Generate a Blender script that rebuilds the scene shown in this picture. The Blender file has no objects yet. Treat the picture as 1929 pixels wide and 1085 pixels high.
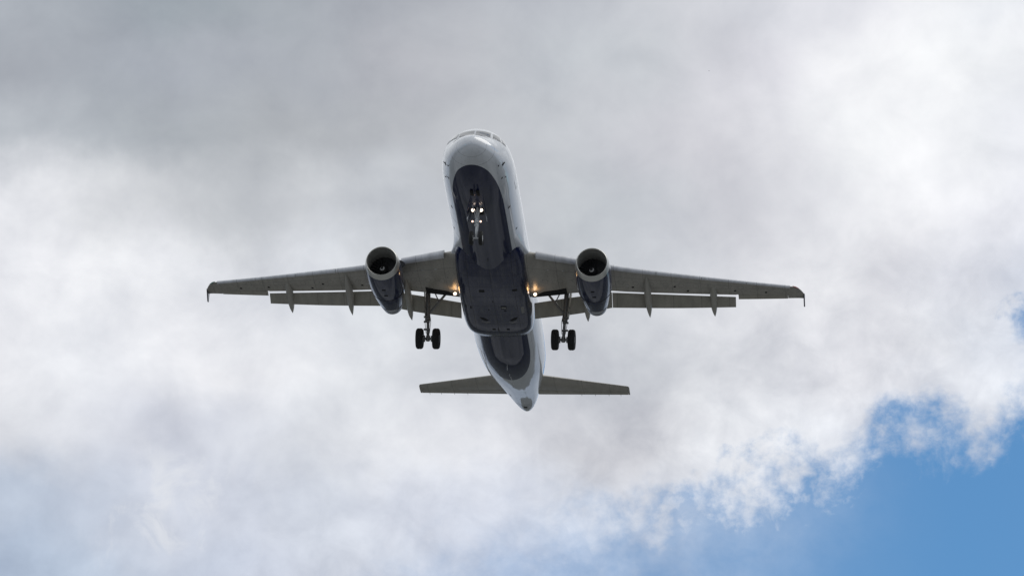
import bpy, bmesh, math, random
from mathutils import Vector, Matrix

random.seed(7)
scene = bpy.context.scene
R = math.radians

# ------------------------------------------------------------------ camera
cam_d = bpy.data.cameras.new("camera")
cam = bpy.data.objects.new("camera", cam_d)
scene.collection.objects.link(cam)
cam.location = (0, 0, 1.7)
cam.rotation_euler = (R(90 + 23.3), 0, 0)
cam_d.lens = 178.8
cam_d.sensor_width = 36
cam_d.clip_start = 0.5
cam_d.clip_end = 40000
scene.camera = cam

# ------------------------------------------------------------------ exposure
scene.view_settings.view_transform = 'Standard'
scene.view_settings.look = 'None'
scene.view_settings.exposure = 0.0
scene.view_settings.gamma = 1.0

# ------------------------------------------------------------------ sun
SUN_AZ, SUN_EL = 78.0, 56.0          # degrees right of +Y, degrees above the horizon
sun_d = bpy.data.lights.new("sun", 'SUN')
sun_d.energy = 0.8
sun_d.angle = R(40)
sun_d.color = (1.0, 0.965, 0.91)
sun = bpy.data.objects.new("sun", sun_d)
scene.collection.objects.link(sun)
sd = Vector((math.sin(R(SUN_AZ)) * math.cos(R(SUN_EL)), math.cos(R(SUN_AZ)) * math.cos(R(SUN_EL)), math.sin(R(SUN_EL))))
sun.rotation_euler = (-sd).to_track_quat('-Z', 'Y').to_euler()


# ------------------------------------------------------------------ node helper
class NT:
    def __init__(s, tree):
        s.t = tree
        s.n = tree.nodes
        s.l = tree.links

    def put(s, sock, v):
        if v is None:
            return
        if isinstance(v, bpy.types.NodeSocket):
            s.l.new(v, sock)
        else:
            sock.default_value = v

    def m(s, op, a, b=None, c=None, clamp=False):
        n = s.n.new('ShaderNodeMath')
        n.operation = op
        n.use_clamp = clamp
        for k, v in enumerate((a, b, c)):
            s.put(n.inputs[k], v)
        return n.outputs[0]

    def smooth(s, x, lo, hi, a=0.0, b=1.0):
        n = s.n.new('ShaderNodeMapRange')
        n.interpolation_type = 'SMOOTHSTEP'
        s.put(n.inputs[0], x)
        for k, v in zip((1, 2, 3, 4), (lo, hi, a, b)):
            s.put(n.inputs[k], v)
        return n.outputs[0]

    def lin(s, x, lo, hi, a=0.0, b=1.0):
        n = s.n.new('ShaderNodeMapRange')
        s.put(n.inputs[0], x)
        for k, v in zip((1, 2, 3, 4), (lo, hi, a, b)):
            s.put(n.inputs[k], v)
        return n.outputs[0]

    def noise(s, vec, scale, detail=4.0, rough=0.5, dist=0.0, lac=2.0):
        n = s.n.new('ShaderNodeTexNoise')
        n.noise_dimensions = '3D'
        s.put(n.inputs['Vector'], vec)
        n.inputs['Scale'].default_value = scale
        n.inputs['Detail'].default_value = detail
        n.inputs['Roughness'].default_value = rough
        n.inputs['Lacunarity'].default_value = lac
        n.inputs['Distortion'].default_value = dist
        return n.outputs[0]

    def xyz(s, x=0.0, y=0.0, z=0.0):
        n = s.n.new('ShaderNodeCombineXYZ')
        for k, v in enumerate((x, y, z)):
            s.put(n.inputs[k], v)
        return n.outputs[0]

    def sep(s, v):
        n = s.n.new('ShaderNodeSeparateXYZ')
        s.put(n.inputs[0], v)
        return n.outputs

    def mix(s, f, a, b, blend='MIX'):
        n = s.n.new('ShaderNodeMix')
        n.data_type = 'RGBA'
        n.blend_type = blend
        s.put(n.inputs[0], f)
        for k, v in ((6, a), (7, b)):
            if isinstance(v, tuple) and len(v) == 3:
                v = v + (1.0,)
            s.put(n.inputs[k], v)
        return n.outputs[2]

    def ramp(s, f, stops, interp='B_SPLINE'):
        n = s.n.new('ShaderNodeValToRGB')
        cr = n.color_ramp
        cr.interpolation = interp
        while len(cr.elements) > 1:
            cr.elements.remove(cr.elements[-1])
        cr.elements[0].position = stops[0][0]
        cr.elements[0].color = tuple(stops[0][1]) + (1,)
        for p, c in stops[1:]:
            e = cr.elements.new(p)
            e.color = tuple(c) + (1,)
        s.put(n.inputs[0], f)
        return n.outputs[0]

    def curve(s, x, pts, x0, x1, y0, y1):
        """piecewise smooth curve y(x) through pts"""
        n = s.n.new('ShaderNodeFloatCurve')
        cv = n.mapping.curves[0]
        q = [((a - x0) / (x1 - x0), (b - y0) / (y1 - y0)) for a, b in pts]
        cv.points[0].location = q[0]
        cv.points[1].location = q[-1]
        for p in q[1:-1]:
            cv.points.new(*p)
        n.mapping.extend = 'HORIZONTAL'
        n.mapping.update()
        s.put(n.inputs['Value'], s.lin(x, x0, x1))
        return s.lin(n.outputs[0], 0.0, 1.0, y0, y1)


def lin1(c):
    c /= 255.0
    return c / 12.92 if c <= 0.04045 else ((c + 0.055) / 1.055) ** 2.4


def srgb(r, g=None, b=None):
    if g is None:
        g, b = r, r
    return (lin1(r), lin1(g), lin1(b))


# ------------------------------------------------------------------ world: blue sky with a broken cloud deck
world = bpy.data.worlds.new("World")
scene.world = world
world.use_nodes = True
w = NT(world.node_tree)
w.n.clear()
wout = w.n.new('ShaderNodeOutputWorld')
bg = w.n.new('ShaderNodeBackground')
SKY_STRENGTH = 0.1
bg.inputs['Strength'].default_value = SKY_STRENGTH
w.l.new(bg.outputs[0], wout.inputs[0])
sky = w.n.new('ShaderNodeTexSky')
sky.sky_type = 'NISHITA'
sky.sun_disc = False
sky.sun_elevation = R(SUN_EL)
sky.sun_rotation = R(SUN_AZ)
sky.altitude = 100
sky.air_density = 1.0
sky.dust_density = 0.3
sky.ozone_density = 2.0

tc = w.n.new('ShaderNodeTexCoord')
dx, dy, dz = w.sep(tc.outputs['Generated'])
DEG = 57.29578
az = w.m('MULTIPLY', w.m('ARCTAN2', dx, dy), DEG)
el = w.m('MULTIPLY', w.m('ARCSINE', dz), DEG)
ang = w.xyz(w.m('MULTIPLY', az, 0.92), el, 3.7)

# slow drift of the cloud shapes
n1 = w.noise(ang, 0.55, 5, 0.55)
n2 = w.noise(w.xyz(w.m('ADD', az, 31.0), el, 9.1), 0.55, 5, 0.55)
waz = w.m('ADD', az, w.m('MULTIPLY', w.m('SUBTRACT', n1, 0.5), 1.9))
wel = w.m('ADD', el, w.m('MULTIPLY', w.m('SUBTRACT', n2, 0.5), 1.6))

# brightness of the cloud deck: one ramp over azimuth for each band of elevation
AZ0, AZ1 = -7.5, 7.5


def band(cols):
    st = []
    for a, c in cols:
        st.append(((a - AZ0) / (AZ1 - AZ0), srgb(*c) if isinstance(c, tuple) else srgb(c - 1, c + 0.5, c + 3)))
    return w.ramp(w.lin(waz, AZ0, AZ1), st)


BANDS = [
    (19.95, [(-6.2, (176, 190, 210)), (-5.2, (186, 199, 216)), (-4.2, (196, 205, 220)), (-3.2, (203, 209, 223)), (-2.2, (210, 215, 225)), (-1.2, (212, 216, 226)), (-.3, (196, 206, 224)), (.6, (196, 206, 224)), (1.6, (205, 214, 229)), (6.2, (215, 222, 234))]),
    (20.75, [(-6.2, (190, 200, 215)), (-5.2, (190, 199, 214)), (-4.2, (210, 214, 224)), (-3.2, (205, 210, 222)), (-2.2, (213, 218, 227)), (-1.2, (214, 218, 228)), (-.3, (208, 213, 225)), (.6, (216, 220, 229)), (1.6, (224, 227, 234)), (2.6, (232, 234, 239)), (6.2, (230, 233, 239))]),
    (21.6, [(-6.2, (226, 227, 231)), (-5.2, (220, 222, 228)), (-4.2, (205, 208, 218)), (-3.2, (216, 219, 227)), (-2.2, (226, 228, 232)), (-1.2, (228, 229, 233)), (-.3, (222, 223, 228)), (.6, (205, 206, 211)), (1.4, (205, 205, 210)), (2.4, (232, 233, 236)), (3.6, (232, 234, 239)), (5.0, (222, 226, 235)), (6.2, (224, 227, 233))]),
    (22.5, [(-6.2, (236, 236, 239)), (-5.2, (226, 228, 233)), (-4.2, (238, 238, 241)), (-3.2, (236, 236, 239)), (-2.2, (224, 226, 230)), (-1.2, (220, 222, 226)), (-.3, (214, 216, 220)), (.8, (197, 199, 205)), (1.6, (199, 202, 207)), (2.6, (220, 221, 225)), (3.5, (218, 219, 224)), (4.5, (222, 222, 227)), (5.4, (226, 227, 231)), (6.2, (214, 219, 229))]),
    (23.3, [(-6.2, (241, 241, 244)), (-5.2, (244, 244, 246)), (-4.2, (234, 235, 238)), (-3.2, (228, 229, 233)), (-2.2, (218, 221, 226)), (-1.2, (212, 215, 219)), (-.3, (206, 208, 212)), (.8, (199, 201, 205)), (1.6, (199, 202, 207)), (2.6, (213, 214, 219)), (3.5, (230, 230, 233)), (4.2, (234, 234, 237)), (4.7, (217, 217, 222)), (5.2, (215, 216, 222)), (5.7, (224, 225, 231)), (6.2, (208, 213, 224))]),
    (24.2, [(-6.2, (240, 240, 243)), (-5.3, (224, 225, 228)), (-4.4, (204, 206, 209)), (-3.3, (190, 193, 197)), (-2.6, (208, 210, 213)), (-1.8, (200, 203, 207)), (-1.0, (196, 199, 204)), (-.2, (200, 202, 206)), (.7, (193, 197, 201)), (1.6, (192, 196, 201)), (2.3, (208, 208, 213)), (3.0, (220, 220, 224)), (3.8, (236, 236, 239)), (4.7, (249, 249, 250)), (5.5, (238, 238, 242)), (6.2, (232, 233, 239))]),
    (25.0, [(-6.2, (192, 196, 201)), (-5.3, (174, 179, 185)), (-4.4, (172, 177, 182)), (-3.3, (176, 179, 183)), (-2.4, (180, 183, 187)), (-1.4, (185, 187, 191)), (-.4, (192, 194, 198)), (.7, (196, 199, 203)), (1.6, (203, 204, 209)), (2.4, (211, 210, 215)), (3.2, (226, 226, 230)), (4.0, (242, 243, 244)), (4.8, (250, 250, 251)), (5.6, (240, 241, 243)), (6.2, (238, 239, 243))]),
    (25.8, [(-6.2, (166, 170, 177)), (-5.3, (168, 173, 180)), (-4.4, (169, 174, 182)), (-3.3, (170, 174, 181)), (-2.4, (172, 176, 182)), (-1.4, (180, 181, 187)), (-.4, (187, 189, 194)), (.7, (194, 198, 203)), (1.6, (202, 205, 209)), (2.4, (211, 211, 216)), (3.2, (224, 223, 229)), (4.0, (240, 240, 242)), (4.8, (248, 248, 249)), (5.6, (243, 244, 245)), (6.2, (242, 243, 245))]),
    (26.6, [(-6.2, (172, 177, 184)), (-5.3, (164, 170, 177)), (-4.4, (158, 166, 173)), (-3.3, (162, 168, 174)), (-2.4, (170, 174, 181)), (-1.4, (176, 179, 185)), (-.4, (184, 187, 193)), (.7, (192, 195, 201)), (1.6, (202, 204, 209)), (2.4, (208, 209, 214)), (3.2, (221, 222, 227)), (4.0, (226, 226, 231)), (4.8, (236, 236, 240)), (5.6, (240, 241, 243)), (6.2, (236, 238, 242))]),
]
cloud = band(BANDS[0][1])
for (e0, _), (e1, c1) in zip(BANDS, BANDS[1:]):
    cloud = w.mix(w.smooth(wel, e0, e1), cloud, band(c1))

# soft billows and finer curdling inside the deck
b1 = w.noise(w.xyz(w.m('MULTIPLY', az, 0.8), el, 21.0), 1.1, 7, 0.55, 0.3)
b2 = w.noise(w.xyz(az, el, 41.0), 3.4, 6, 0.6, 0.2)
b3 = w.noise(w.xyz(az, w.m('MULTIPLY', el, 1.1), 63.0), 2.0, 9, 0.6, 0.4)
billow = w.m('MULTIPLY', w.m('SUBTRACT', b1, 0.5), 0.62)
curdle = w.m('ADD', w.m('MULTIPLY', w.m('SUBTRACT', b2, 0.5), 0.11), w.m('MULTIPLY', w.m('SUBTRACT', b3, 0.5), w.smooth(w.m('ADD', el, w.m('MULTIPLY', az, -0.42)), 23.2, 20.2, 0.07, 0.55)))
gain = w.m('ADD', billow, curdle)
low_cover = w.smooth(w.m('ADD', el, w.m('MULTIPLY', az, 0.10)), 24.6, 22.8, 0.7, 1.0)
gain = w.m('MULTIPLY', gain, low_cover)
g1_ = w.m('ADD', gain, 1.0)
cloud = w.mix(1.0, cloud, w.xyz(w.m('MULTIPLY', g1_, 0.982), w.m('MULTIPLY', w.m('ADD', w.m('MULTIPLY', gain, 0.96), 1.0), 0.992), w.m('MULTIPLY', w.m('ADD', w.m('MULTIPLY', gain, 0.85), 1.0), 1.01)), 'MULTIPLY')

# wisps curling through the thin blue-grey haze at lower left
wn = w.noise(w.xyz(w.m('ADD', az, w.m('MULTIPLY', n2, 0.9)), w.m('MULTIPLY', el, 0.8), 15.0), 1.7, 9, 0.62, 0.45)
wisp = w.m('MULTIPLY', w.smooth(wn, 0.50, 0.68), w.m('MULTIPLY', w.smooth(w.m('ABSOLUTE', w.m('SUBTRACT', az, -4.1)), 1.5, 0.2), w.smooth(w.m('ABSOLUTE', w.m('SUBTRACT', el, 20.8)), 1.0, 0.2)))
cloud = w.mix(w.m('MULTIPLY', wisp, 0.7), cloud, srgb(226, 229, 235))

# the far side of the sky: the same deck, broken, all round the horizon
gv = tc.outputs['Generated']
g1 = w.noise(gv, 3.0, 6, 0.55, 0.2)
g_cloud = w.ramp(g1, [(0.25, srgb(172, 178, 186)), (0.5, srgb(226, 229, 233)), (0.75, srgb(246, 246, 248))], 'EASE')
lowdim = w.smooth(el, 0.0, 32.0)
g_cloud = w.mix(1.0, g_cloud, w.mix(lowdim, (0.42, 0.49, 0.60), (1.0, 1.0, 1.0)), 'MULTIPLY')      # unseen low deck dimmed and blued, to darken the flanks and tail
g_mask = w.smooth(w.noise(gv, 1.7, 7, 0.6, 0.3), 0.31, 0.42)
near = w.m('MULTIPLY', w.smooth(w.m('ABSOLUTE', az), 13.0, 7.0), w.smooth(w.m('ABSOLUTE', w.m('SUBTRACT', el, 23.3)), 8.0, 4.0))
cloud = w.mix(near, g_cloud, cloud)

# where the deck ends and blue shows: a ragged lower-right edge
edge = w.curve(az, [(-7.5, 18.0), (-4.0, 18.6), (-1.7, 19.6), (-.4, 20.05), (.54, 20.28), (1.63, 20.42), (2.33, 20.5), (2.78, 20.55), (3.29, 20.8), (3.74, 21.0), (4.14, 21.12), (4.3, 21.3), (4.47, 21.42), (4.85, 21.48), (5.3, 21.44), (5.67, 21.36), (5.94, 21.6), (6.19, 21.85), (6.65, 22.1), (7.5, 22.4)], -7.5, 7.5, 17.5, 23.0)
ev = w.xyz(w.m('MULTIPLY', az, 0.9), el, 77.0)
e1 = w.noise(ev, 0.75, 12, 0.60, 0.35)
e2 = w.noise(w.xyz(az, w.m('MULTIPLY', el, 1.15), 90.0), 2.6, 10, 0.60, 0.15)
e3 = w.noise(w.xyz(az, el, 55.0), 1.5, 10, 0.64, 0.3)
above = w.m('SUBTRACT', el, edge)
e4 = w.noise(w.xyz(w.m('ADD', az, w.m('MULTIPLY', e2, 0.25)), el, 120.0), 1.9, 11, 0.62, 0.0)
puff = w.m('SUBTRACT', 0.22, w.m('ABSOLUTE', w.m('SUBTRACT', e4, 0.5)))      # rounded heads with creases between them
ragged = w.m('ADD', w.m('MULTIPLY', w.m('SUBTRACT', e1, 0.5), 0.8), w.m('ADD', w.m('MULTIPLY', w.m('SUBTRACT', e2, 0.5), 1.1), w.m('MULTIPLY', w.m('SUBTRACT', puff, 0.13), -1.3)))


def patch(a, e, ra, re):
    q = w.m('ADD', w.m('POWER', w.m('DIVIDE', w.m('SUBTRACT', waz, a), ra), 2.0), w.m('POWER', w.m('DIVIDE', w.m('SUBTRACT', wel, e), re), 2.0))
    return w.m('EXPONENT', w.m('MULTIPLY', q, -1.0))


field = w.m('ADD', w.m('MULTIPLY', above, 1.15), ragged)
for a, e, ra, re, depth in ((2.85, 21.35, 0.75, 0.45, 0.62), (6.35, 23.0, 0.5, 0.45, 0.8), (4.9, 21.9, 0.7, 0.3, 0.35), (5.7, 22.7, 0.5, 0.4, 0.7), (1.3, 20.85, 0.9, 0.35, 0.5), (5.0, 22.9, .3, .25, .4)):
    field = w.m('SUBTRACT', field, w.m('MULTIPLY', w.m('MULTIPLY', patch(a, e, ra, re), depth), w.lin(e3, 0.3, 0.6, 0.5, 1.5)))
crisp = w.smooth(field, w.smooth(az, -0.8, 2.6, -2.0, -0.42), w.smooth(az, -0.8, 2.6, 1.0, 0.50))
# thin rags torn off the edge, and a veil that lingers below it, thicker towards the left
rags = w.m('MULTIPLY', w.smooth(w.m('ADD', e3, w.m('MULTIPLY', w.m('MINIMUM', above, 0.1), 0.16)), 0.44, 0.78), w.smooth(above, -1.3, 0.0, 0.0, 0.7))
veil = w.m('MULTIPLY', w.smooth(az, 5.5, -0.8, 0.0, 0.80), w.smooth(above, -2.6, 0.2, 0.30, 1.0))
veil = w.m('MULTIPLY', veil, w.lin(w.m('ADD', w.m('MULTIPLY', e3, 0.6), w.m('MULTIPLY', e2, 0.4)), 0.35, 0.65, 0.62, 1.18))
alpha = w.m('MAXIMUM', crisp, w.m('MAXIMUM', veil, rags))
alpha = w.m('ADD', w.m('MULTIPLY', alpha, near), w.m('MULTIPLY', g_mask, w.m('SUBTRACT', 1.0, near)), clamp=True)

scaled = w.mix(1.0, cloud, (1 / SKY_STRENGTH,) * 3, 'MULTIPLY')
blue = w.mix(1.0, sky.outputs[0], (0.66, 1.04, 1.20), 'MULTIPLY')
w.l.new(w.mix(alpha, blue, scaled), bg.inputs['Color'])


# ------------------------------------------------------------------ materials
def material(name):
    m = bpy.data.materials.new(name)
    m.use_nodes = True
    t = NT(m.node_tree)
    p = t.n['Principled BSDF']
    return m, t, p


def objco(t):
    return t.n.new('ShaderNodeTexCoord').outputs['Object']


def simple(name, col, rough=0.5, metal=0.0, coat=0.0, var=0.12, scale=3.0):
    m, t, p = material(name)
    v = t.noise(objco(t), scale, 5, 0.6)
    f = t.lin(v, 0.25, 0.75, 1 - var, 1 + var)
    t.l.new(t.mix(1.0, tuple(col), t.xyz(f, f, f), 'MULTIPLY'), p.inputs['Base Color'])
    t.l.new(t.lin(v, 0.3, 0.7, rough * 0.85, min(1, rough * 1.15)), p.inputs['Roughness'])
    p.inputs['Metallic'].default_value = metal
    p.inputs['Coat Weight'].default_value = coat
    p.inputs['Coat Roughness'].default_value = 0.06
    return m


WHITE = (0.65, 0.675, 0.71)
NAVY = (0.006, 0.012, 0.052)
X0, Z0 = 17.7, 4.4                       # aircraft datum: nose station and height of the centreline above the wheels


def seams(t, x, period, off, width):
    """1 on thin circumferential skin joints"""
    d = t.m('ABSOLUTE', t.m('SUBTRACT', t.m('FRACT', t.m('DIVIDE', t.m('ADD', x, off), period)), 0.5))
    return t.m('LESS_THAN', d, width / period / 2)


def fuselage_paint():
    m, t, p = material("fuselage paint")
    co = objco(t)
    x, y, z = t.sep(co)
    zc = t.m('SUBTRACT', z, Z0)
    navy = t.m('LESS_THAN', zc, t.lin(x, X0 - 5.0, X0 - 0.5, -1.5, -1.54))
    grime = t.noise(t.xyz(t.m('MULTIPLY', x, 0.25), y, z), 1.6, 6, 0.6)
    fine = t.noise(co, 6.0, 5, 0.65)
    base = t.mix(navy, WHITE, NAVY)
    f = t.m('MULTIPLY', t.lin(grime, 0.3, 0.7, 0.88, 1.05), t.lin(fine, 0.3, 0.7, 0.96, 1.03))
    base = t.mix(1.0, base, t.xyz(f, f, f), 'MULTIPLY')
    ln = t.m('MAXIMUM', seams(t, x, 3.2, 0.4, 0.018), 0.0)
    ring = t.m('LESS_THAN', t.m('ABSOLUTE', t.m('SUBTRACT', x, X0 - 1.05)), 0.014)
    barrel = t.m('MULTIPLY', t.m('LESS_THAN', x, X0 - 6.0), t.m('GREATER_THAN', x, X0 - 25.0))
    for zz in (-0.55, -1.32, 1.0):
        ln = t.m('MAXIMUM', ln, t.m('MULTIPLY', barrel, t.m('LESS_THAN', t.m('ABSOLUTE', t.m('SUBTRACT', zc, zz)), 0.009)))
    ln = t.m('MAXIMUM', ln, ring)
    base = t.mix(t.m('MULTIPLY', ln, 0.45), base, (0.05, 0.05, 0.055))
    t.l.new(base, p.inputs['Base Color'])
    t.l.new(t.lin(fine, 0.3, 0.7, 0.28, 0.4), p.inputs['Roughness'])
    p.inputs['Specular IOR Level'].default_value = 0.2
    p.inputs['Coat Weight'].default_value = 1.0
    p.inputs['Coat Roughness'].default_value = 0.03
    t.l.new(t.lin(navy, 0, 1, 1.95, 1.42), p.inputs['Coat IOR'])
    b = t.n.new('ShaderNodeBump')
    b.inputs['Strength'].default_value = 0.06
    b.inputs['Distance'].default_value = 0.05
    t.l.new(t.noise(co, 1.3, 3, 0.5), b.inputs['Height'])
    t.l.new(b.outputs[0], p.inputs['Normal'])
    t.l.new(b.outputs[0], p.inputs['Coat Normal'])
    return m


def navy_paint(name, streak=0.5, sx=0.3, lines=None, ior=1.46):
    m, t, p = material(name)
    co = objco(t)
    x, y, z = t.sep(co)
    g = t.noise(t.xyz(t.m('MULTIPLY', x, sx), t.m('MULTIPLY', y, 2.2), z), 2.4, 7, 0.65)
    fine = t.noise(co, 7.0, 5, 0.65)
    dirt = t.m('MULTIPLY', t.smooth(g, 0.44, 0.75), streak)
    base = t.mix(dirt, NAVY, (0.075, 0.078, 0.098))
    if lines:
        ln = t.m('MAXIMUM', seams(t, x, lines, 0.2, 0.022), seams(t, y, 1.25, 0.62, 0.02))
        base = t.mix(t.m('MULTIPLY', ln, 0.75), base, (0.0015, 0.0015, 0.002))
        t.l.new(t.lin(ln, 0.0, 1.0, 1.0, 0.25), p.inputs['Coat Weight'])
    t.l.new(base, p.inputs['Base Color'])
    t.l.new(t.lin(fine, 0.3, 0.7, 0.26, 0.42), p.inputs['Roughness'])
    p.inputs['Specular IOR Level'].default_value = 0.15
    p.inputs['Coat IOR'].default_value = ior
    p.inputs['Coat Weight'].default_value = 1.0
    p.inputs['Coat Roughness'].default_value = 0.07
    b = t.n.new('ShaderNodeBump')
    b.inputs['Strength'].default_value = 0.08
    b.inputs['Distance'].default_value = 0.05
    t.l.new(t.noise(co, 2.2, 4, 0.55), b.inputs['Height'])
    t.l.new(b.outputs[0], p.inputs['Normal'])
    t.l.new(b.outputs[0], p.inputs['Coat Normal'])
    return m


def wing_paint(name, col, rough=0.5, skin=False):
    m, t, p = material(name)
    co = objco(t)
    x, y, z = t.sep(co)
    g = t.noise(t.xyz(t.m('MULTIPLY', x, 0.5), t.m('MULTIPLY', y, 1.6), 0.0), 1.8, 6, 0.6)
    fine = t.noise(co, 9.0, 4, 0.6)
    f = t.m('MULTIPLY', t.lin(g, 0.28, 0.72, 0.80, 1.10), t.lin(fine, 0.3, 0.7, 0.95, 1.04))
    base = t.mix(1.0, tuple(col), t.xyz(f, f, f), 'MULTIPLY')
    ln = seams(t, y, 1.55, 0.3, 0.022)
    if skin:
        ya = t.m('ABSOLUTE', y)
        st = t.m('SUBTRACT', X0, x)
        # joints along the front and rear spars, and a row of oval tank covers between them
        front = t.m('ADD', t.m('MULTIPLY', ya, .47), 12.25)
        rear = t.m('ADD', t.m('MAXIMUM', t.m('ADD', t.m('MULTIPLY', t.m('SUBTRACT', ya, 6.4), .30), 16.75), t.m('ADD', t.m('MULTIPLY', ya, .10), 16.1)), 0.0)
        for q, wd in ((front, .03), (rear, .035)):
            ln = t.m('MAXIMUM', ln, t.m('LESS_THAN', t.m('ABSOLUTE', t.m('SUBTRACT', st, q)), wd / 2))
        mid = t.m('MULTIPLY', t.m('ADD', front, rear), .5)
        u = t.m('MULTIPLY', t.m('SUBTRACT', t.m('FRACT', t.m('DIVIDE', ya, .82)), .5), .82 / .17)
        v = t.m('DIVIDE', t.m('SUBTRACT', st, mid), .30)
        rr_ = t.m('ADD', t.m('POWER', t.m('ABSOLUTE', u), 2.0), t.m('POWER', t.m('ABSOLUTE', v), 2.0))
        oval = t.m('LESS_THAN', t.m('ABSOLUTE', t.m('SUBTRACT', rr_, .85)), .16)
        ln = t.m('MAXIMUM', ln, t.m('MULTIPLY', oval, .6))
        # fluid streaks drawn out by the airflow
        sk = t.noise(t.xyz(t.m('MULTIPLY', x, .22), t.m('MULTIPLY', y, 3.2), 4.0), 1.5, 6, .65)
        base = t.mix(t.smooth(sk, .56, .80, 0.0, .5), base, (0.10, 0.095, 0.085))
    base = t.mix(t.m('MULTIPLY', ln, 0.6), base, (0.06, 0.06, 0.055))
    t.l.new(base, p.inputs['Base Color'])
    t.l.new(t.lin(fine, 0.3, 0.7, rough * 0.85, rough * 1.15), p.inputs['Roughness'])
    return m


M = {}
M['fuselage'] = fuselage_paint()
M['navy'] = navy_paint("navy belly paint", 0.75, 0.35, 1.1)
M['nacelle'] = navy_paint("navy nacelle paint", 0.2, 0.4, None, 1.52)
M['white'] = simple("white fillet paint", WHITE, 0.35, 0, 0.5, 0.08)
M['wing'] = wing_paint("grey wing paint", (0.37, 0.35, 0.31), 0.30, True)
M['flap'] = wing_paint("grey flap paint", (0.38, 0.36, 0.31))
M['slat'] = wing_paint("slat paint with sky light", (0.62, 0.63, 0.66), 0.35)  # paler than the wing: bare metal tone plus reflected sky in the colour
M['canoe'] = simple("fairing paint", (0.38, 0.365, 0.325), 0.45, 0, 0.1)
M['lip'] = simple("satin intake metal", (0.60, 0.595, 0.565), 0.38, 0.75, 0, 0.06)
M['duct'] = simple("intake liner", (0.30, 0.30, 0.285), 0.55, 0.1, 0, 0.15)
M['nozzle'] = simple("nozzle metal", (0.46, 0.47, 0.5), 0.35, 0.9, 0, 0.1)
M['fan'] = simple("titanium fan", (0.09, 0.09, 0.095), 0.4, 0.6, 0)
M['dark'] = simple("recess shade and dark fittings", (0.006, 0.006, 0.007), 0.8)  # near-black for dark fittings; on the gear bays it paints shade
M['strut'] = simple("gear steel", (0.22, 0.22, 0.215), 0.4, 0.4, 0, 0.25, 9)
M['strut_white'] = simple("white gear paint", (0.62, 0.63, 0.64), 0.35, 0, 0.3, 0.2, 9)
M['tyre'] = simple("tyre rubber", (0.012, 0.012, 0.012), 0.75, 0, 0, 0.3, 5)
M['hub'] = simple("wheel hub", (0.25, 0.25, 0.25), 0.45, 0.5, 0, 0.25, 9)
M['frame'] = simple("window frame metal", (0.62, 0.63, 0.65), 0.35, 0.3, 0.2)
M['tail'] = wing_paint("grey tailplane paint", (0.37, 0.35, 0.31), 0.32)
M['tip'] = simple("dark wingtip paint", (0.02, 0.022, 0.04), 0.35, 0, 0.4)


def glass(name, col):
    m, t, p = material(name)
    v = t.noise(objco(t), 4.0, 3)
    t.l.new(t.mix(t.lin(v, .3, .7, 0, .4), tuple(col), tuple(c * 1.4 for c in col)), p.inputs['Base Color'])
    p.inputs['Roughness'].default_value = 0.05
    p.inputs['IOR'].default_value = 1.6
    p.inputs['Coat Weight'].default_value = 1.0
    p.inputs['Coat Roughness'].default_value = 0.02
    return m


M['glass'] = glass("cockpit glass", (0.02, 0.024, 0.028))
M['red'] = glass("red lamp glass", (0.30, 0.015, 0.015))
M['green'] = glass("green lamp glass", (0.01, 0.16, 0.12))


def lamp_mat(name, col, strength):
    m, t, p = material(name)
    p.inputs['Base Color'].default_value = (0.8, 0.8, 0.8, 1)
    p.inputs['Emission Color'].default_value = tuple(col) + (1,)
    p.inputs['Emission Strength'].default_value = strength
    return m


M['lamp'] = lamp_mat("lit lamp", (1.0, 0.80, 0.66), 3.5)
M['lamp_warm'] = lamp_mat("lit warm lamp", (1.0, 0.66, 0.5), 2.2)


def spinner_mat():
    m, t, p = material("spinner with white swirl")
    x, y, z = t.sep(objco(t))
    r = t.m('SQRT', t.m('ADD', t.m('POWER', y, 2.0), t.m('POWER', z, 2.0)))
    th = t.m('DIVIDE', t.m('ARCTAN2', z, y), 2 * math.pi)
    s = t.m('FRACT', t.m('ADD', th, t.m('MULTIPLY', r, 3.6)))
    on = t.m('MULTIPLY', t.m('LESS_THAN', s, 0.22), t.m('LESS_THAN', r, 0.21))
    t.l.new(t.mix(on, (0.03, 0.03, 0.032), (0.7, 0.7, 0.7)), p.inputs['Base Color'])
    p.inputs['Roughness'].default_value = 0.35
    return m


M['spinner'] = spinner_mat()


# ------------------------------------------------------------------ mesh helpers (station s aft of the nose, y to port, z above the centreline)
def V(s, y, z):
    return Vector((X0 - s, y, z + Z0))


def make(name, bm, mat, parent, smooth=40, kind=None):
    bmesh.ops.recalc_face_normals(bm, faces=bm.faces)
    me = bpy.data.meshes.new(name)
    bm.to_mesh(me)
    bm.free()
    me.materials.append(mat)
    for pl in me.polygons:
        pl.use_smooth = True
    if smooth:
        me.set_sharp_from_angle(angle=R(smooth))
    o = bpy.data.objects.new(name, me)
    scene.collection.objects.link(o)
    if parent:
        o.parent = parent
    if kind:
        o['kind'] = kind
    return o


def loft(bm, rings, cap0=True, cap1=True, closed=True):
    vs = [[bm.verts.new(p) for p in r] for r in rings]
    n = len(vs[0])
    for a, b in zip(vs, vs[1:]):
        for i in range(n if closed else n - 1):
            j = (i + 1) % n
            bm.faces.new((a[i], a[j], b[j], b[i]))
    if cap0:
        bm.faces.new(vs[0][::-1])
    if cap1:
        bm.faces.new(vs[-1])
    return vs


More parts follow.
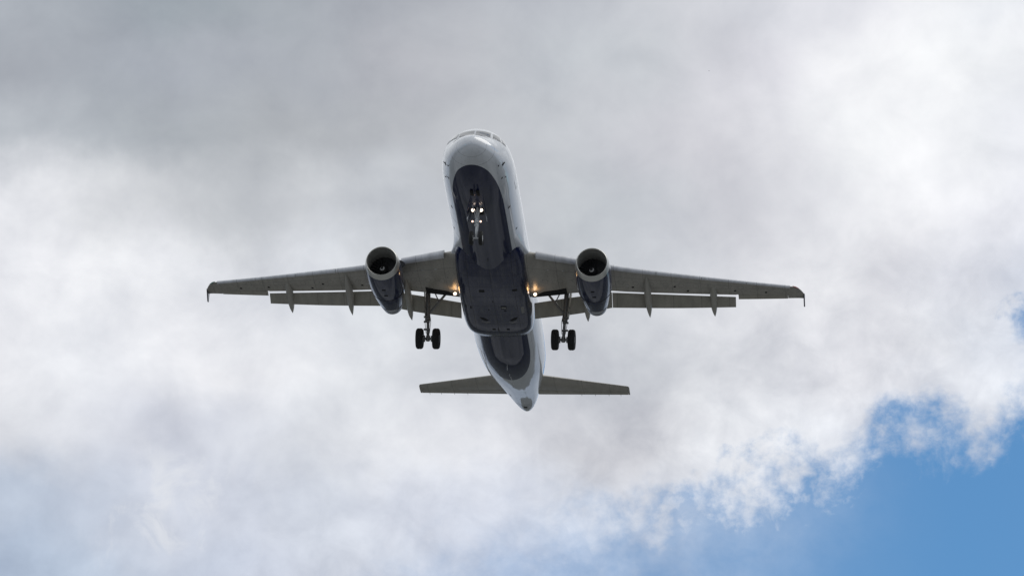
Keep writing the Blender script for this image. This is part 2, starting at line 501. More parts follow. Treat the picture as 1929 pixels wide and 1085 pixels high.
def pchip(tab, x):
    """monotone cubic through a table of (x, y...) rows"""
    xs = [r[0] for r in tab]
    out = []
    if x <= xs[0]:
        return list(tab[0][1:])
    if x >= xs[-1]:
        return list(tab[-1][1:])
    i = max(k for k in range(len(xs) - 1) if xs[k] <= x)
    for c in range(1, len(tab[0])):
        ys = [r[c] for r in tab]
        h = [xs[k + 1] - xs[k] for k in range(len(xs) - 1)]
        d = [(ys[k + 1] - ys[k]) / h[k] for k in range(len(h))]

        def slope(k):
            if k == 0:
                return d[0]
            if k == len(h):
                return d[-1]
            if d[k - 1] * d[k] <= 0:
                return 0.0
            w1, w2 = 2 * h[k] + h[k - 1], h[k] + 2 * h[k - 1]
            return (w1 + w2) / (w1 / d[k - 1] + w2 / d[k])
        m0, m1 = slope(i), slope(i + 1)
        t = (x - xs[i]) / h[i]
        out.append((2 * t**3 - 3 * t**2 + 1) * ys[i] + (t**3 - 2 * t**2 + t) * h[i] * m0 + (-2 * t**3 + 3 * t**2) * ys[i + 1] + (t**3 - t**2) * h[i] * m1)
    return out


def tube(bm, pts, radii, n=14):
    if not isinstance(radii, (list, tuple)):
        radii = [radii] * len(pts)
    rings = []
    for i, p in enumerate(pts):
        d = (pts[min(i + 1, len(pts) - 1)] - pts[max(i - 1, 0)]).normalized()
        a = d.orthogonal().normalized()
        up = Vector((0, 0, 1)) if abs(d.z) < 0.9 else Vector((1, 0, 0))
        a = d.cross(up).normalized()
        b = d.cross(a)
        rings.append([p + (a * math.cos(2 * math.pi * k / n) + b * math.sin(2 * math.pi * k / n)) * radii[i] for k in range(n)])
    loft(bm, rings)


def box(bm, c, size, rot=None):
    m = Matrix.Translation(c) @ (rot.to_4x4() if rot else Matrix.Identity(4)) @ Matrix.Diagonal((*size, 1))
    bmesh.ops.create_cube(bm, size=1.0, matrix=m)


def lathe(bm, prof, origin, axis, n=48, cap0=False, cap1=False, cant=0.0, cant_len=1.0):
    """prof: (distance along axis, radius)"""
    axis = axis.normalized()
    a = axis.cross(Vector((0, 0, 1)))
    a = a.normalized() if a.length > 1e-4 else Vector((1, 0, 0))
    b = a.cross(axis).normalized()
    rings = []
    for d, r in prof:
        ring = []
        for k in range(n):
            ph = 2 * math.pi * k / n
            wgt = max(0.0, 1 - d / cant_len) if cant else 0
            ring.append(origin + axis * (d - cant * wgt * math.sin(ph) * r) + (a * math.cos(ph) + b * math.sin(ph)) * r)
        rings.append(ring)
    return loft(bm, rings, cap0, cap1)


def prism(bm, pts, thick, nrm):
    """thin plate from a polygon"""
    h = nrm.normalized() * thick / 2
    a = [bm.verts.new(p - h) for p in pts]
    b = [bm.verts.new(p + h) for p in pts]
    n = len(pts)
    bm.faces.new(a[::-1])
    bm.faces.new(b)
    for i in range(n):
        j = (i + 1) % n
        bm.faces.new((a[i], a[j], b[j], b[i]))


# ------------------------------------------------------------------ the airliner
airliner = bpy.data.objects.new("airliner", None)
scene.collection.objects.link(airliner)
airliner['label'] = "white and navy twin engine airliner overhead with landing gear and flaps lowered"
airliner['category'] = "airliner"
airliner.matrix_world = Matrix(((-0.08004133, 0.99563831, 0.04793484, -0.948),
                                (-0.99538168, -0.08239243, 0.04926248, 261.711),
                                (0.05299708, -0.04377043, 0.99763493, 110.663),
                                (0, 0, 0, 1)))

# --- fuselage: station, top, bottom, half width
FUS = [(0.0, -.60, -.64, .02), (.03, -.46, -.80, .17), (.12, -.29, -.99, .36), (.3, -.12, -1.18, .60), (.6, .07, -1.37, .88),
       (1.0, .27, -1.55, 1.15), (1.5, .54, -1.70, 1.39), (2.0, 1.03, -1.81, 1.57), (2.5, 1.43, -1.89, 1.70), (3.0, 1.66, -1.95, 1.80),
       (3.5, 1.80, -1.99, 1.87), (4.0, 1.90, -2.02, 1.915), (5.0, 2.02, -2.06, 1.965), (6.5, 2.07, -2.07, 1.975), (23.6, 2.07, -2.07, 1.975),
       (25, 2.07, -1.99, 1.965), (26, 2.07, -1.86, 1.94), (28, 2.07, -1.46, 1.86), (30, 2.06, -.96, 1.66), (32, 2.0, -.40, 1.38), (34, 1.87, .16, 1.06),
       (36, 1.66, .66, .70), (37.0, 1.52, .88, .46), (37.45, 1.42, .99, .28)]
NF = 72


def fus_sec(s):
    return pchip(FUS, s)


def fus_pt(s, th, off=0.0):
    t, b, hw = fus_sec(s)
    zc, h = (t + b) / 2, (t - b) / 2
    p = V(s, hw * math.cos(th), zc + h * math.sin(th))
    if off:
        n = Vector((0, math.cos(th) / hw, math.sin(th) / h)).normalized()
        p += n * off
    return p


bm = bmesh.new()
sts = [0, .01, .03, .07, .12, .2, .3, .45, .6, .8, 1.0, 1.2, 1.4, 1.6, 1.8, 2.0, 2.2, 2.4, 2.6, 2.8, 3, 3.25, 3.5, 3.75, 4, 4.5, 5, 5.5, 6, 6.5, 8, 10, 12, 14, 16, 18, 20, 22, 23.6]
sts += [24 + .5 * k for k in range(27)] + [37.2, 37.45]
loft(bm, [[fus_pt(s, 2 * math.pi * k / NF) for k in range(NF)] for s in sts])
fuselage = make("fuselage", bm, M['fuselage'], airliner, 60)


# cockpit panes follow the nose skin, drawn in the front view (y, z)
def nose_hit(y, z, off):
    lo, hi = 0.0, 6.0
    for _ in range(40):
        mid = (lo + hi) / 2
        t, b, hw = fus_sec(mid)
        zc, h = (t + b) / 2, (t - b) / 2
        inside = (y / hw) ** 2 + ((z - zc) / h) ** 2 < 1
        if inside:
            hi = mid
        else:
            lo = mid
    s = hi
    t, b, hw = fus_sec(s)
    zc, h = (t + b) / 2, (t - b) / 2
    e = 1e-3
    t2, b2, w2 = fus_sec(s + e)
    F = lambda yy, zz, t_, b_, w_: (yy / w_) ** 2 + ((zz - (t_ + b_) / 2) / ((t_ - b_) / 2)) ** 2
    n = Vector((-(F(y, z, t2, b2, w2) - F(y, z, t, b, hw)) / e, 2 * y / hw**2, 2 * (z - zc) / h**2)).normalized()
    return V(s, y, z) + n * off, n


def pane(bm, quad, off, n=8):
    """quad: bottom-inner, bottom-outer, top-outer, top-inner in (y, z)"""
    g = []
    for i in range(n + 1):
        row = []
        for j in range(n + 1):
            u, v = i / n, j / n
            y = (1 - v) * ((1 - u) * quad[0][0] + u * quad[1][0]) + v * ((1 - u) * quad[3][0] + u * quad[2][0])
            z = (1 - v) * ((1 - u) * quad[0][1] + u * quad[1][1]) + v * ((1 - u) * quad[3][1] + u * quad[2][1])
            row.append(bm.verts.new(nose_hit(y, z, off)[0]))
        g.append(row)
    for i in range(n):
        for j in range(n):
            bm.faces.new((g[i][j], g[i + 1][j], g[i + 1][j + 1], g[i][j + 1]))


def grow(q, d):
    cy = sum(p[0] for p in q) / 4
    cz = sum(p[1] for p in q) / 4
    return [(p[0] + d * (1 if p[0] > cy else -1), p[1] + d * (1 if p[1] > cz else -1)) for p in q]


for sg in (1, -1):
    for q in ([(.05, .54), (.84, .50), (.80, .98), (.05, 1.06)],
              [(.97, .48), (1.36, .45), (1.24, .90), (.93, .96)],
              [(1.44, .45), (1.58, .46), (1.46, .84), (1.34, .87)]):
        q = [(sg * a, b) for a, b in q]
        bm = bmesh.new()
        pane(bm, grow(q, .045), .010)
        fr = make("windscreen_frame", bm, M['frame'], airliner, 0)
        bm = bmesh.new()
        pane(bm, q, .020)
        make("windscreen", bm, M['glass'], fr, 0)


# --- small fittings on the belly skin
def bump_on_belly(name, s, y, size, mat, parent=fuselage, lean=0.0):
    t, b, hw = fus_sec(s)
    zc, h = (t + b) / 2, (t - b) / 2
    z = zc - h * math.sqrt(max(0, 1 - (y / hw) ** 2))
    bm = bmesh.new()
    L, Wd, H = size
    tip = V(s + L * .75 + lean, y, z - H)
    rings = []
    for f, sc in ((0.03, 1.0), (-.35, .85), (-.75, .6), (-1.0, .3)):
        ring = []
        for k in range(12):
            a = 2 * math.pi * k / 12
            ring.append(V(s + L / 2 + (1 + f) * 0 + L / 2 * sc * math.cos(a) + (-f) * L * .35, y + Wd / 2 * sc * math.sin(a), z + f * H))
        rings.append(ring)
    loft(bm, rings)
    return make(name, bm, mat, parent, 40)


for s, y, sz in ((3.2, 0, (.22, .03, .16)), (8.6, 0, (.3, .03, .3)), (11.0, 0.05, (.16, .04, .12)), (24.6, 0, (.3, .03, .26)), (26.3, 0, (.16, .03, .12))):
    bump_on_belly("blade_antenna", s, y, sz, M['strut_white'] if s > 24 else M['dark'])
for k in range(6):
    bump_on_belly("drain_mast", 27.0 + .33 * k, .0, (.07, .05, .05), M['strut_white'])


def skin_patch(name, s0, s1, th0, th1, mat, parent, off=.006, n=6):
    bm = bmesh.new()
    g = [[bm.verts.new(fus_pt(s0 + (s1 - s0) * i / n, th0 + (th1 - th0) * j / n, off)) for j in range(n + 1)] for i in range(n + 1)]
    for i in range(n):
        for j in range(n):
            bm.faces.new((g[i][j], g[i + 1][j], g[i + 1][j + 1], g[i][j + 1]))
    return make(name, bm, mat, parent, 0)


# air data probes, static ports and vents round the nose
for sg in (1, -1):
    for s, deg, ls in ((1.9, -30, .16), (2.3, -16, .18), (3.3, -30, .13)):
        th = R(deg) if sg > 0 else math.pi - R(deg)
        p = fus_pt(s, th)
        n = (fus_pt(s, th, .1) - p).normalized()
        bm = bmesh.new()
        tube(bm, [p - n * .02, p + n * .03, p + n * .045 + Vector((.04, 0, 0)), p + n * .05 + Vector((ls, 0, 0))], [.028, .024, .018, .01], 8)
        make("probe", bm, M['dark'], fuselage)
    for s, deg, a, b in ((3.0, -37, .10, 2.2), (6.3, -38, .13, 2.4), (9.3, -30, .10, 2.0), (2.15, -20, .18, 3.0)):
        d0, d1 = R(deg - b), R(deg + b)
        if sg < 0:
            d0, d1 = math.pi - d0, math.pi - d1
        skin_patch("vent", s, s + a, d0, d1, M['dark'], fuselage, n=3)


def outline(name, s0, s1, th0, th1, wd, mat, parent):
    """thin gap line round a door"""
    bm = bmesh.new()
    dth = wd / 2.0
    for a0, a1, b0, b1 in ((s0, s1, th0, th0 + dth), (s0, s1, th1 - dth, th1), (s0, s0 + wd, th0 + dth, th1 - dth), (s1 - wd, s1, th0 + dth, th1 - dth)):
        n = 8
        g = [[bm.verts.new(fus_pt(a0 + (a1 - a0) * i / n, b0 + (b1 - b0) * j / n, .005)) for j in range(n + 1)] for i in range(n + 1)]
        for i in range(n):
            for j in range(n):
                bm.faces.new((g[i][j], g[i + 1][j], g[i + 1][j + 1], g[i][j + 1]))
    return make(name, bm, mat, parent, 0)


M['gap'] = simple("door gap", (0.12, 0.12, 0.125), 0.6)
for sg in (1, -1):
    def mir(a, b):
        return (R(a), R(b)) if sg > 0 else (math.pi - R(b), math.pi - R(a))
    outline("cabin_door", 5.0, 5.85, *mir(-13, 42), .025, M['gap'], fuselage)
    outline("cabin_door", 29.3, 30.1, *mir(-12, 38), .025, M['gap'], fuselage)
outline("cargo_door", 7.9, 9.7, math.pi - R(-12), math.pi + R(50), .025, M['gap'], fuselage)
outline("cargo_door", 24.2, 26.0, math.pi - R(-12), math.pi + R(48), .025, M['gap'], fuselage)

# tail cone exhaust
bm = bmesh.new()
lathe(bm, [(-.25, .215), (0, .185), (.13, .165), (.13, .12), (-.1, .11)], V(37.45, 0, 1.2), Vector((-1, 0, .22)), 24, False, True)
make("exhaust_outlet", bm, M['white'], airliner)
bm = bmesh.new()
lathe(bm, [(0, .118), (.01, .118)], V(37.55, 0, 1.225), Vector((-1, 0, .22)), 20, True, True)
make("exhaust_bore", bm, M['dark'], airliner)
skin_patch("tail_vent", 36.2, 36.55, R(262), R(282), M['dark'], fuselage, n=4)
for s in (35.6, 36.0, 36.75):
    skin_patch("panel_gap", s, s + .03, R(205), R(335), M['gap'], fuselage, .004, 12)
skin_patch("panel_gap", 33.1, 33.7, R(236), R(238.5), M['dark'], fuselage, .005, 6)

# --- belly fairing: station, half width, bottom, exponent, centre height
FAIR = [(10.3, 1.0, -1.50, 2.2, -.9), (10.7, 1.40, -1.60, 2.4, -.9), (11.1, 1.66, -1.74, 2.7, -.9), (11.6, 1.83, -1.90, 3.1, -.9), (12.2, 1.93, -2.04, 3.5, -.9), (13.0, 1.97, -2.20, 4.2, -.9),
        (14.2, 1.985, -2.34, 4.8, -.9), (16.0, 1.99, -2.42, 5.4, -.9), (18.5, 1.985, -2.43, 5.4, -.9), (19.4, 1.95, -2.40, 5.0, -.9), (19.9, 1.91, -2.34, 4.6, -.9), (20.4, 1.84, -2.22, 4.1, -.9),
        (21.0, 1.70, -2.02, 3.8, -.9), (21.3, 1.55, -1.80, 3.4, -.9), (21.55, 1.36, -1.55, 3.0, -.9), (21.75, 1.05, -1.25, 2.6, -.9)]


def fair_ring(s, n=96):
    a, zb, ex, zc = pchip(FAIR, s)
    ring = []
    for k in range(n):
        ph = 2 * math.pi * k / n
        c, d = math.cos(ph), math.sin(ph)
        if d < 0:
            q = 2 / ex
            ring.append(V(s, a * math.copysign(abs(c) ** q, c), zc - (zc - zb) * abs(d) ** q))
        else:
            ring.append(V(s, a * c, zc + .7 * d))
    return ring


bm = bmesh.new()
ss = [10.3 + .2 * k for k in range(15)] + [13.5 + .5 * k for k in range(12)] + [19.5 + .125 * k for k in range(19)]
loft(bm, [fair_ring(min(s, 21.75)) for s in ss])
fairing = make("belly_fairing", bm, M['navy'], airliner, 50)


def fair_plate(name, pts, mat, thick=.01):
    """flat plate just proud of the fairing floor, pts in (s, y)"""
    bm = bmesh.new()
    a = []
    for s, y in pts:
        hw, zb, ex, zc = pchip(FAIR, s)
        z = zc - (zc - zb) * (1 - min(1, abs(y) / hw) ** ex) ** (1 / ex)
        a.append(V(s, y, z - thick))
    v0 = [bm.verts.new(p) for p in a]
    v1 = [bm.verts.new(p + Vector((0, 0, thick * 2))) for p in a]
    bm.faces.new(v0)
    bm.faces.new(v1[::-1])
    for i in range(len(a)):
        j = (i + 1) % len(a)
        bm.faces.new((v0[i], v0[j], v1[j], v1[i]))
    return make(name, bm, mat, fairing, 30)


def rect(s0, s1, y0, y1):
    return [(s0, y0), (s0, y1), (s1, y1), (s1, y0)]


for nm, rc in (("inlet", rect(14.35, 14.6, -.72, -.42)), ("inlet", rect(14.3, 14.5, 1.12, 1.4)), ("vent", rect(16.2, 16.6, .35, .66)),
               ("vent", rect(16.3, 16.6, -1.65, -1.3)), ("drain", rect(16.75, 16.85, .5, .62)), ("drain", rect(16.65, 16.72, -.4, -.32)),
               ("vent", rect(19.1, 19.28, -.36, -.18)), ("vent", rect(19.1, 19.28, .44, .62)), ("drain", rect(19.05, 19.45, -.05, 0.0)), ("drain", rect(15.6, 15.75, -.08, -.03))):
    fair_plate(nm, rc, M['dark'])
fair_plate("vent_louvre", rect(16.32, 16.5, .38, .63), M['strut'], .016)
for sg in (-1, 1):
    # scooped outlets with a bright rim
    cx = .12 + sg * .75
    fair_plate("scoop", [(17.6, cx - sg * -.32), (17.7, cx + sg * .1), (18.0, cx - sg * .16), (18.1, cx - sg * .05), (17.9, cx + sg * .22)], M['dark'])
    fair_plate("scoop_rim", [(18.05, cx + sg * .22), (18.22, cx - sg * .02), (18.15, cx - sg * .22), (18.23, cx - sg * .22), (18.32, cx - sg * .02), (18.15, cx + sg * .25)], M['hub'])
fair_plate("access_panel", rect(16.4, 17.2, 1.45, 1.6), M['hub'])

# --- white root fillets that carry the fuselage into the wing
LEK = (1.975, 12.2, .516)


def LEs(y):
    return LEK[1] + (y - LEK[0]) * LEK[2] + (max(0.0, y - 16.5) / .5) ** 2 * .75


def TEs(y):
    if y <= 6.4:
        return 18.32
    return 18.32 + (y - 6.4) * (21.32 - 18.32) / (16.85 - 6.4)


ZLE = [(1.0, -1.17), (2.0, -1.10), (4.65, -.90), (7.0, -.72), (10, -.33), (13.2, .13), (16.2, .58), (17.1, .73)]
# incidence of the section, degrees
INC = [(1.0, 4.2), (2.0, 4.0), (4.65, 1.6), (6.45, .4), (10, .1), (13.2, -.2), (16.9, -2.0)]
TC = [(1.0, .15), (2.0, .15), (6.4, .118), (16.9, .108)]


def foil(x, side):
    t = 5 * (.2969 * math.sqrt(max(x, 0)) - .126 * x - .3516 * x**2 + .2843 * x**3 - .1036 * x**4)
    camber = .09 * x * (1 - x) * (0.35 + x)
    return camber, t * side


def wing_pt(y, x, side, sg):
    s0, s1 = LEs(y), TEs(y)
    c = s1 - s0
    z0 = pchip(ZLE, y)[0]
    inc = R(pchip(INC, y)[0])
    tc_ = pchip(TC, y)[0]
    cam_, t = foil(x, side)
    zz = (cam_ + t * tc_) * c
    xx = x * c
    return V(s0 + xx * math.cos(inc) + zz * math.sin(inc), sg * y, z0 - xx * math.sin(inc) + zz * math.cos(inc))


def cuts(y):
    """fraction of chord where the fixed lower and upper skins end"""
    if y < 13.25:
        return .755, .80
    return .735, .745


def wing_ring(y, sg, n=22):
    lo, up = cuts(y)
    r = []
    for k in range(n + 1):
        f = 1 - k / n
        r.append(wing_pt(y, up * f ** 1.8, 1, sg))
    for k in range(1, n + 1):
        f = k / n
        r.append(wing_pt(y, lo * f ** 1.8, -1, sg))
    return r


for sg in (1, -1):
    bm = bmesh.new()
    C_ = [(9.6, .0, -.95, .75), (10.3, .03, -.98, .70), (11.0, .10, -1.02, .62), (11.5, .19, -1.05, .54), (12.0, .34, -1.08, .44), (12.4, .52, -1.10, .36), (12.8, .72, -1.11, .30), (13.4, .80, -1.12, .28), (14.2, .70, -1.12, .26), (15.0, .3, -1.10, .25)]
    rings = []
    for k in range(46):
        s = 9.6 + 5.4 * k / 45
        out, zc, h = pchip(C_, s)
        ring = []
        for j in range(41):
            z = .75 - 2.55 * j / 40
            yf = 1.975 * math.sqrt(max(0, 1 - (z / 2.07) ** 2)) - .02
            ring.append(V(s, sg * (yf + out * math.exp(-((z - zc) / (h if z > zc else h * .62)) ** 2)), z))
        ring += [V(s, sg * .9, -1.6), V(s, sg * .9, .6)]
        rings.append(ring)
    loft(bm, rings)
    make("root_fillet", bm, M['fuselage'], airliner, 50)

    # --- wing box
    bm = bmesh.new()
    ys = [1.2, 2.0, 2.6, 3.4, 4.2, 5.0, 5.8, 6.4, 7.2, 8.2, 9.2, 10.2, 11.2, 12.2, 13.0, 13.245, 13.26, 14.0, 14.8, 15.6, 16.3, 16.5, 16.6, 16.7, 16.8, 16.88, 16.95, 17.0]
    loft(bm, [wing_ring(y, sg) for y in ys])
    wing = make("wing", bm, M['wing'], airliner, 35)

    # --- slats: curved shells ahead of the leading edge, drooped
    def slat(y0, y1):
        bm = bmesh.new()
        rings = []
        for k in range(13):
            y = y0 + (y1 - y0) * k / 12
            c = TEs(y) - LEs(y)
            sc = max(.15 * c, .34)
            z0 = pchip(ZLE, y)[0]
            piv = V(LEs(y) + .06, sg * y, z0)
            ring = []
            prof = []
            th = .33 * sc
            for j in range(9):
                a = math.pi * (.5 + j / 8)          # nose
                prof.append((.30 * sc + .30 * sc * math.cos(a), th * math.sin(a) * .8 + .02))
            lower = prof[-1]
            prof = [(sc, .20 * sc), (.65 * sc, .30 * sc)] + prof + [(.50 * sc, lower[1] + .02), (.34 * sc, .0), (.6 * sc, .16 * sc)]
            dr = R(24)
            for px, pz in prof:
                ax = px - .62 * sc
                az_ = pz - .02
                ring.append(piv + Vector((-(ax * math.cos(dr) - az_ * math.sin(dr)) , 0, ax * math.sin(dr) + az_ * math.cos(dr))))
            rings.append(ring)
        loft(bm, rings)
        make("slat", bm, M['slat'], wing, 35)
    slat(2.55, 5.05)
    for a, b in ((6.5, 8.95), (8.98, 11.4), (11.43, 13.85), (13.88, 16.25)):
        slat(a, b)

    # --- flaps: own aerofoil sections, extended aft and down
    def flap(y0, y1, tab, n=14):
        """tab rows: y, nose station, nose height, tail station, tail height"""
        bm = bmesh.new()
        rings = []
        for k in range(n + 1):
            y = y0 + (y1 - y0) * k / n
            sn, zn, st, zt = pchip(tab, y)
            ch = math.hypot(st - sn, zt - zn)
            d = Vector((-(st - sn), 0, zt - zn)).normalized()
            up = Vector((-d.z, 0, d.x)) if d.x < 0 else Vector((d.z, 0, -d.x))
            if up.z < 0:
                up = -up
            ring = []
            o = V(sn, sg * y, zn)
            m = 14
            for j in range(m + 1):
                x = (1 - j / m) ** 1.8
                ring.append(o + d * (x * ch) + up * (foil(x, 1)[1] * .15 * ch + .03 * ch * math.sin(math.pi * x)))
            for j in range(1, m):
                x = (j / m) ** 1.8
                ring.append(o + d * (x * ch) + up * (foil(x, -1)[1] * .11 * ch + .03 * ch * math.sin(math.pi * x)))
            rings.append(ring)
        loft(bm, rings)
        return make("flap", bm, M['flap'], wing, 35)
    flap(2.06, 6.38, [(2.06, 17.74, -1.47, 18.55, -2.06), (4.65, 17.74, -1.02, 18.6, -1.66), (6.38, 17.74, -.76, 18.6, -1.30)])
    flap(6.41, 13.22, [(6.46, 17.76, -.77, 18.6, -1.30), (9.8, 18.72, -.405, 19.47, -.87), (13.22, 19.74, -.005, 20.37, -.34)], 18)

    # --- aileron behind the outer wing
    def hinged(name, y0, y1, ylist, f0, droop, parent, mat):
        bm = bmesh.new()
        rings = []
        for y in ylist:
            ring = []
            m = 10
            up_c = .748
            base = wing_pt(y, f0, 0, sg)
            for j in range(m + 1):
                x = 1 - (1 - f0) * j / m
                p = wing_pt(y, x, 1, sg)
                ring.append(p)
            for j in range(0, m):
                x = f0 + (1 - f0) * j / m
                ring.append(wing_pt(y, x, -1, sg))
            dr = R(droop)
            ring = [base + Vector(((p - base).x * math.cos(dr) , (p - base).y, (p - base).z + (p - base).x * math.sin(dr))) for p in ring]
            rings.append(ring)
        loft(bm, rings)
        return make(name, bm, mat, parent, 35)
    hinged("aileron", 13.36, 16.2, [13.36, 14, 14.8, 15.6, 16.1], .757, 3, wing, M['flap'])
    hinged("trailing_edge", 16.2, 16.85, [16.11, 16.5, 16.7, 16.84, 16.99], .736, 0, wing, M['wing'])

    # --- canoe fairings over the flap tracks
    for path, hw, hh in (([(15.5, 5.0, -1.10), (16.6, 5.0, -1.18), (17.7, 5.0, -1.32), (18.7, 5.0, -1.55), (19.55, 4.98, -1.72)], .19, .30),
                         ([(15.7, 8.4, -.66), (16.8, 8.4, -.74), (17.9, 8.4, -.86), (18.9, 8.42, -1.06), (19.95, 8.43, -1.24)], .20, .28),
                         ([(17.7, 12.0, .0), (18.5, 12.0, -.1), (19.4, 12.0, -.24), (20.2, 12.0, -.44), (21.05, 12.02, -.60)], .20, .26)):
        tab = [(k / 4, *p) for k, p in enumerate(path)]
        rad = [(0, .05), (.08, .45), (.22, .8), (.42, 1.0), (.62, .97), (.8, .72), (.92, .36), (1.0, .03)]
        bm = bmesh.new()
        rings = []
        for k in range(29):
            f = k / 28
            s, y, z = pchip(tab, f)
            r = pchip(rad, f)[0]
            rings.append([V(s, sg * y + hw * r * math.cos(2 * math.pi * j / 20), z + hh * r * math.sin(2 * math.pi * j / 20)) for j in range(20)])
        loft(bm, rings)
        make("flap_track_fairing", bm, M['canoe'], wing, 50)

    # --- wingtip fence, with its position lamp ahead of it
    bm = bmesh.new()
    pts = [V(20.72, sg * 17.0, .73), V(21.1, sg * 17.01, .50), V(21.45, sg * 17.02, .30), V(21.6, sg * 17.02, .32), V(21.5, sg * 17.0, .72), V(21.62, sg * 17.0, .95), V(21.46, sg * 17.0, .96)]
    prism(bm, pts, .07, Vector((0, 1, 0)))
    make("wingtip_fence", bm, M['tip'], wing, 30)
    bm = bmesh.new()
    tube(bm, [V(19.55, sg * 16.40, .61), V(19.72, sg * 16.56, .63), V(20.0, sg * 16.74, .67)], [.015, .04, .02], 14)
    make("position_lamp", bm, M['red'] if sg > 0 else M['green'], wing)
    # small fuel vents and drain spots under the wing
    for y, x in ((13.2, .48), (14.9, .5), (9.9, .42), (7.6, .55), (10.6, .60)):
        a = wing_pt(y, x, -1, sg)
        bm = bmesh.new()
        box(bm, a + Vector((0, 0, -.003)), (.16, .12, .02))
        make("vent", bm, M['dark'], wing, 0)
    for y, x in ((3.1, .17), (3.9, .17), (7.3, .5)):
        a = wing_pt(y, x, -1, sg)
        bm = bmesh.new()
        box(bm, a, (.05, .18, .02))
        make("access_panel", bm, M['frame'], wing, 0)

    # --- main gear bay: flat dark plate under the wing skin, painting the open bay's shade
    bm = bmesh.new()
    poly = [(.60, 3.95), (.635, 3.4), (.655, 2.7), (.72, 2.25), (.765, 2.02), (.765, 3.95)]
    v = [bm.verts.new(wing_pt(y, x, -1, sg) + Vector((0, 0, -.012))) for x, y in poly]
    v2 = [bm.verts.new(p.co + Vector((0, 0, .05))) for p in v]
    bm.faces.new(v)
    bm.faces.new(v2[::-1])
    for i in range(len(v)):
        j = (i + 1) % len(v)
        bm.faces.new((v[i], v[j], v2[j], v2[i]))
    make("gear_bay_shade", bm, M['dark'], wing, 30)

    # --- main landing gear
    y0 = sg * 3.795
    top, axle = V(17.35, sg * 3.9, -.95), V(17.7, y0, -3.75)
    d = (axle - top)
    bm = bmesh.new()
    tube(bm, [top, top + d * .30, top + d * .55], [.13, .14, .12], 18)
    tube(bm, [top + d * .55, top + d * .57, top + d * .62, top + d * .63], [.12, .155, .155, .1], 18)
    tube(bm, [top + d * .62, top + d * .97], [.085, .085], 16)
    tube(bm, [axle + Vector((0, -.46, 0)), axle + Vector((0, .46, 0))], .075, 14)
    tube(bm, [axle + Vector((0, 0, .16)), axle + Vector((0, 0, -.12))], [.12, .12], 14)
    # torque links behind the leg
    k1, k2, k3 = top + d * .58 + Vector((-.12, 0, 0)), top + d * .77 + Vector((-.42, 0, 0)), top + d * .95 + Vector((-.1, 0, 0))
    tube(bm, [k1, k2, k3], [.05, .04, .05], 8)
    # pipes and hose clips
    for q in (-.11, .11):
        tube(bm, [top + d * .05 + Vector((.1, q, 0)), top + d * .5 + Vector((.12, q, 0)), top + d * .66 + Vector((.13, q * 1.5, 0)), top + d * .9 + Vector((.1, q * .9, 0))], .016, 6)
    for f in (.35, .45, .56, .66, .82):
        box(bm, top + d * f + Vector((.08, sg * .06, 0)), (.12, .34, .07))
    gear = make("main_landing_gear", bm, M['strut'], airliner, 35)
    bm = bmesh.new()
    br0, br1 = V(17.25, sg * 2.72, -.95), top + d * .50
    tube(bm, [br0, br0.lerp(br1, .5), br1], [.06, .075, .06], 12)
    tube(bm, [br0.lerp(br1, .48), V(17.3, sg * 3.55, -1.0)], [.035, .035], 8)
    make("side_brace", bm, M['strut'], gear)
    bm = bmesh.new()
    dc = V(17.55, sg * 4.09, -1.72)
    prism(bm, [V(17.2, sg * 4.12, -.75), V(17.9, sg * 4.12, -.85), V(18.05, sg * 4.02, -2.1), V(17.65, sg * 3.98, -2.55), V(17.35, sg * 3.99, -2.45)], .05, Vector((0, 1, .08)))
    make("gear_door", bm, M['flap'], gear, 30)
    for q in (-1, 1):
        c = axle + Vector((0, q * .465, 0))
        bm = bmesh.new()
        prof = [(-.135, .27), (-.19, .33), (-.205, .42), (-.195, .50), (-.15, .56), (-.10, .58), (-.095, .572), (-.085, .572), (-.08, .584), (-.03, .588), (-.025, .578), (.025, .578), (.03, .588), (.08, .584), (.085, .572), (.095, .572), (.10, .58), (.15, .56), (.195, .50), (.205, .42), (.19, .33), (.135, .27)]
        lathe(bm, prof, c, Vector((0, 1, 0)), 48, True, True)
        make("tyre", bm, M['tyre'], gear, 50)
        bm = bmesh.new()
        lathe(bm, [(-.165, .10), (-.165, .24), (-.15, .265), (.15, .265), (.165, .24), (.165, .10)], c, Vector((0, 1, 0)), 32, True, True)
        lathe(bm, [(-.30, .17), (-.16, .19)], c if q > 0 else c + Vector((0, .46, 0)), Vector((0, 1, 0)), 24, True, True)
        make("wheel_hub", bm, M['hub'], gear, 35)

    # --- wing root landing lamp
    lp = V(16.15, sg * 2.24, -1.70)
    bm = bmesh.new()
    lathe(bm, [(-.16, .05), (-.12, .09), (0, .115), (.0, .10), (-.02, .0)], lp, Vector((1, 0, -.08)), 20, False, False)
    tube(bm, [lp + Vector((-.1, 0, 0)), lp + Vector((-.2, 0, .35))], .045, 8)
    ls = make("landing_lamp", bm, M['strut'], wing)
    bm = bmesh.new()
    lathe(bm, [(.012, .0), (.012, .045), (.004, .088)], lp, Vector((1, 0, -.08)), 20, False, False)
    make("lens", bm, M['lamp'], ls)
    pd = bpy.data.lights.new("landing_beam", 'POINT')
    pd.energy = 3.5
    pd.color = (1.0, .56, .22)
    pd.shadow_soft_size = .12
    po = bpy.data.objects.new("landing_beam", pd)
    scene.collection.objects.link(po)
    po.parent = ls
    po.location = lp + Vector((.3, sg * .06, .02))

    # --- engine
    ec = V(10.85, sg * 5.78, -2.33)
    ax = Vector((-1, sg * -.012, -.01)).normalized()
    bm = bmesh.new()
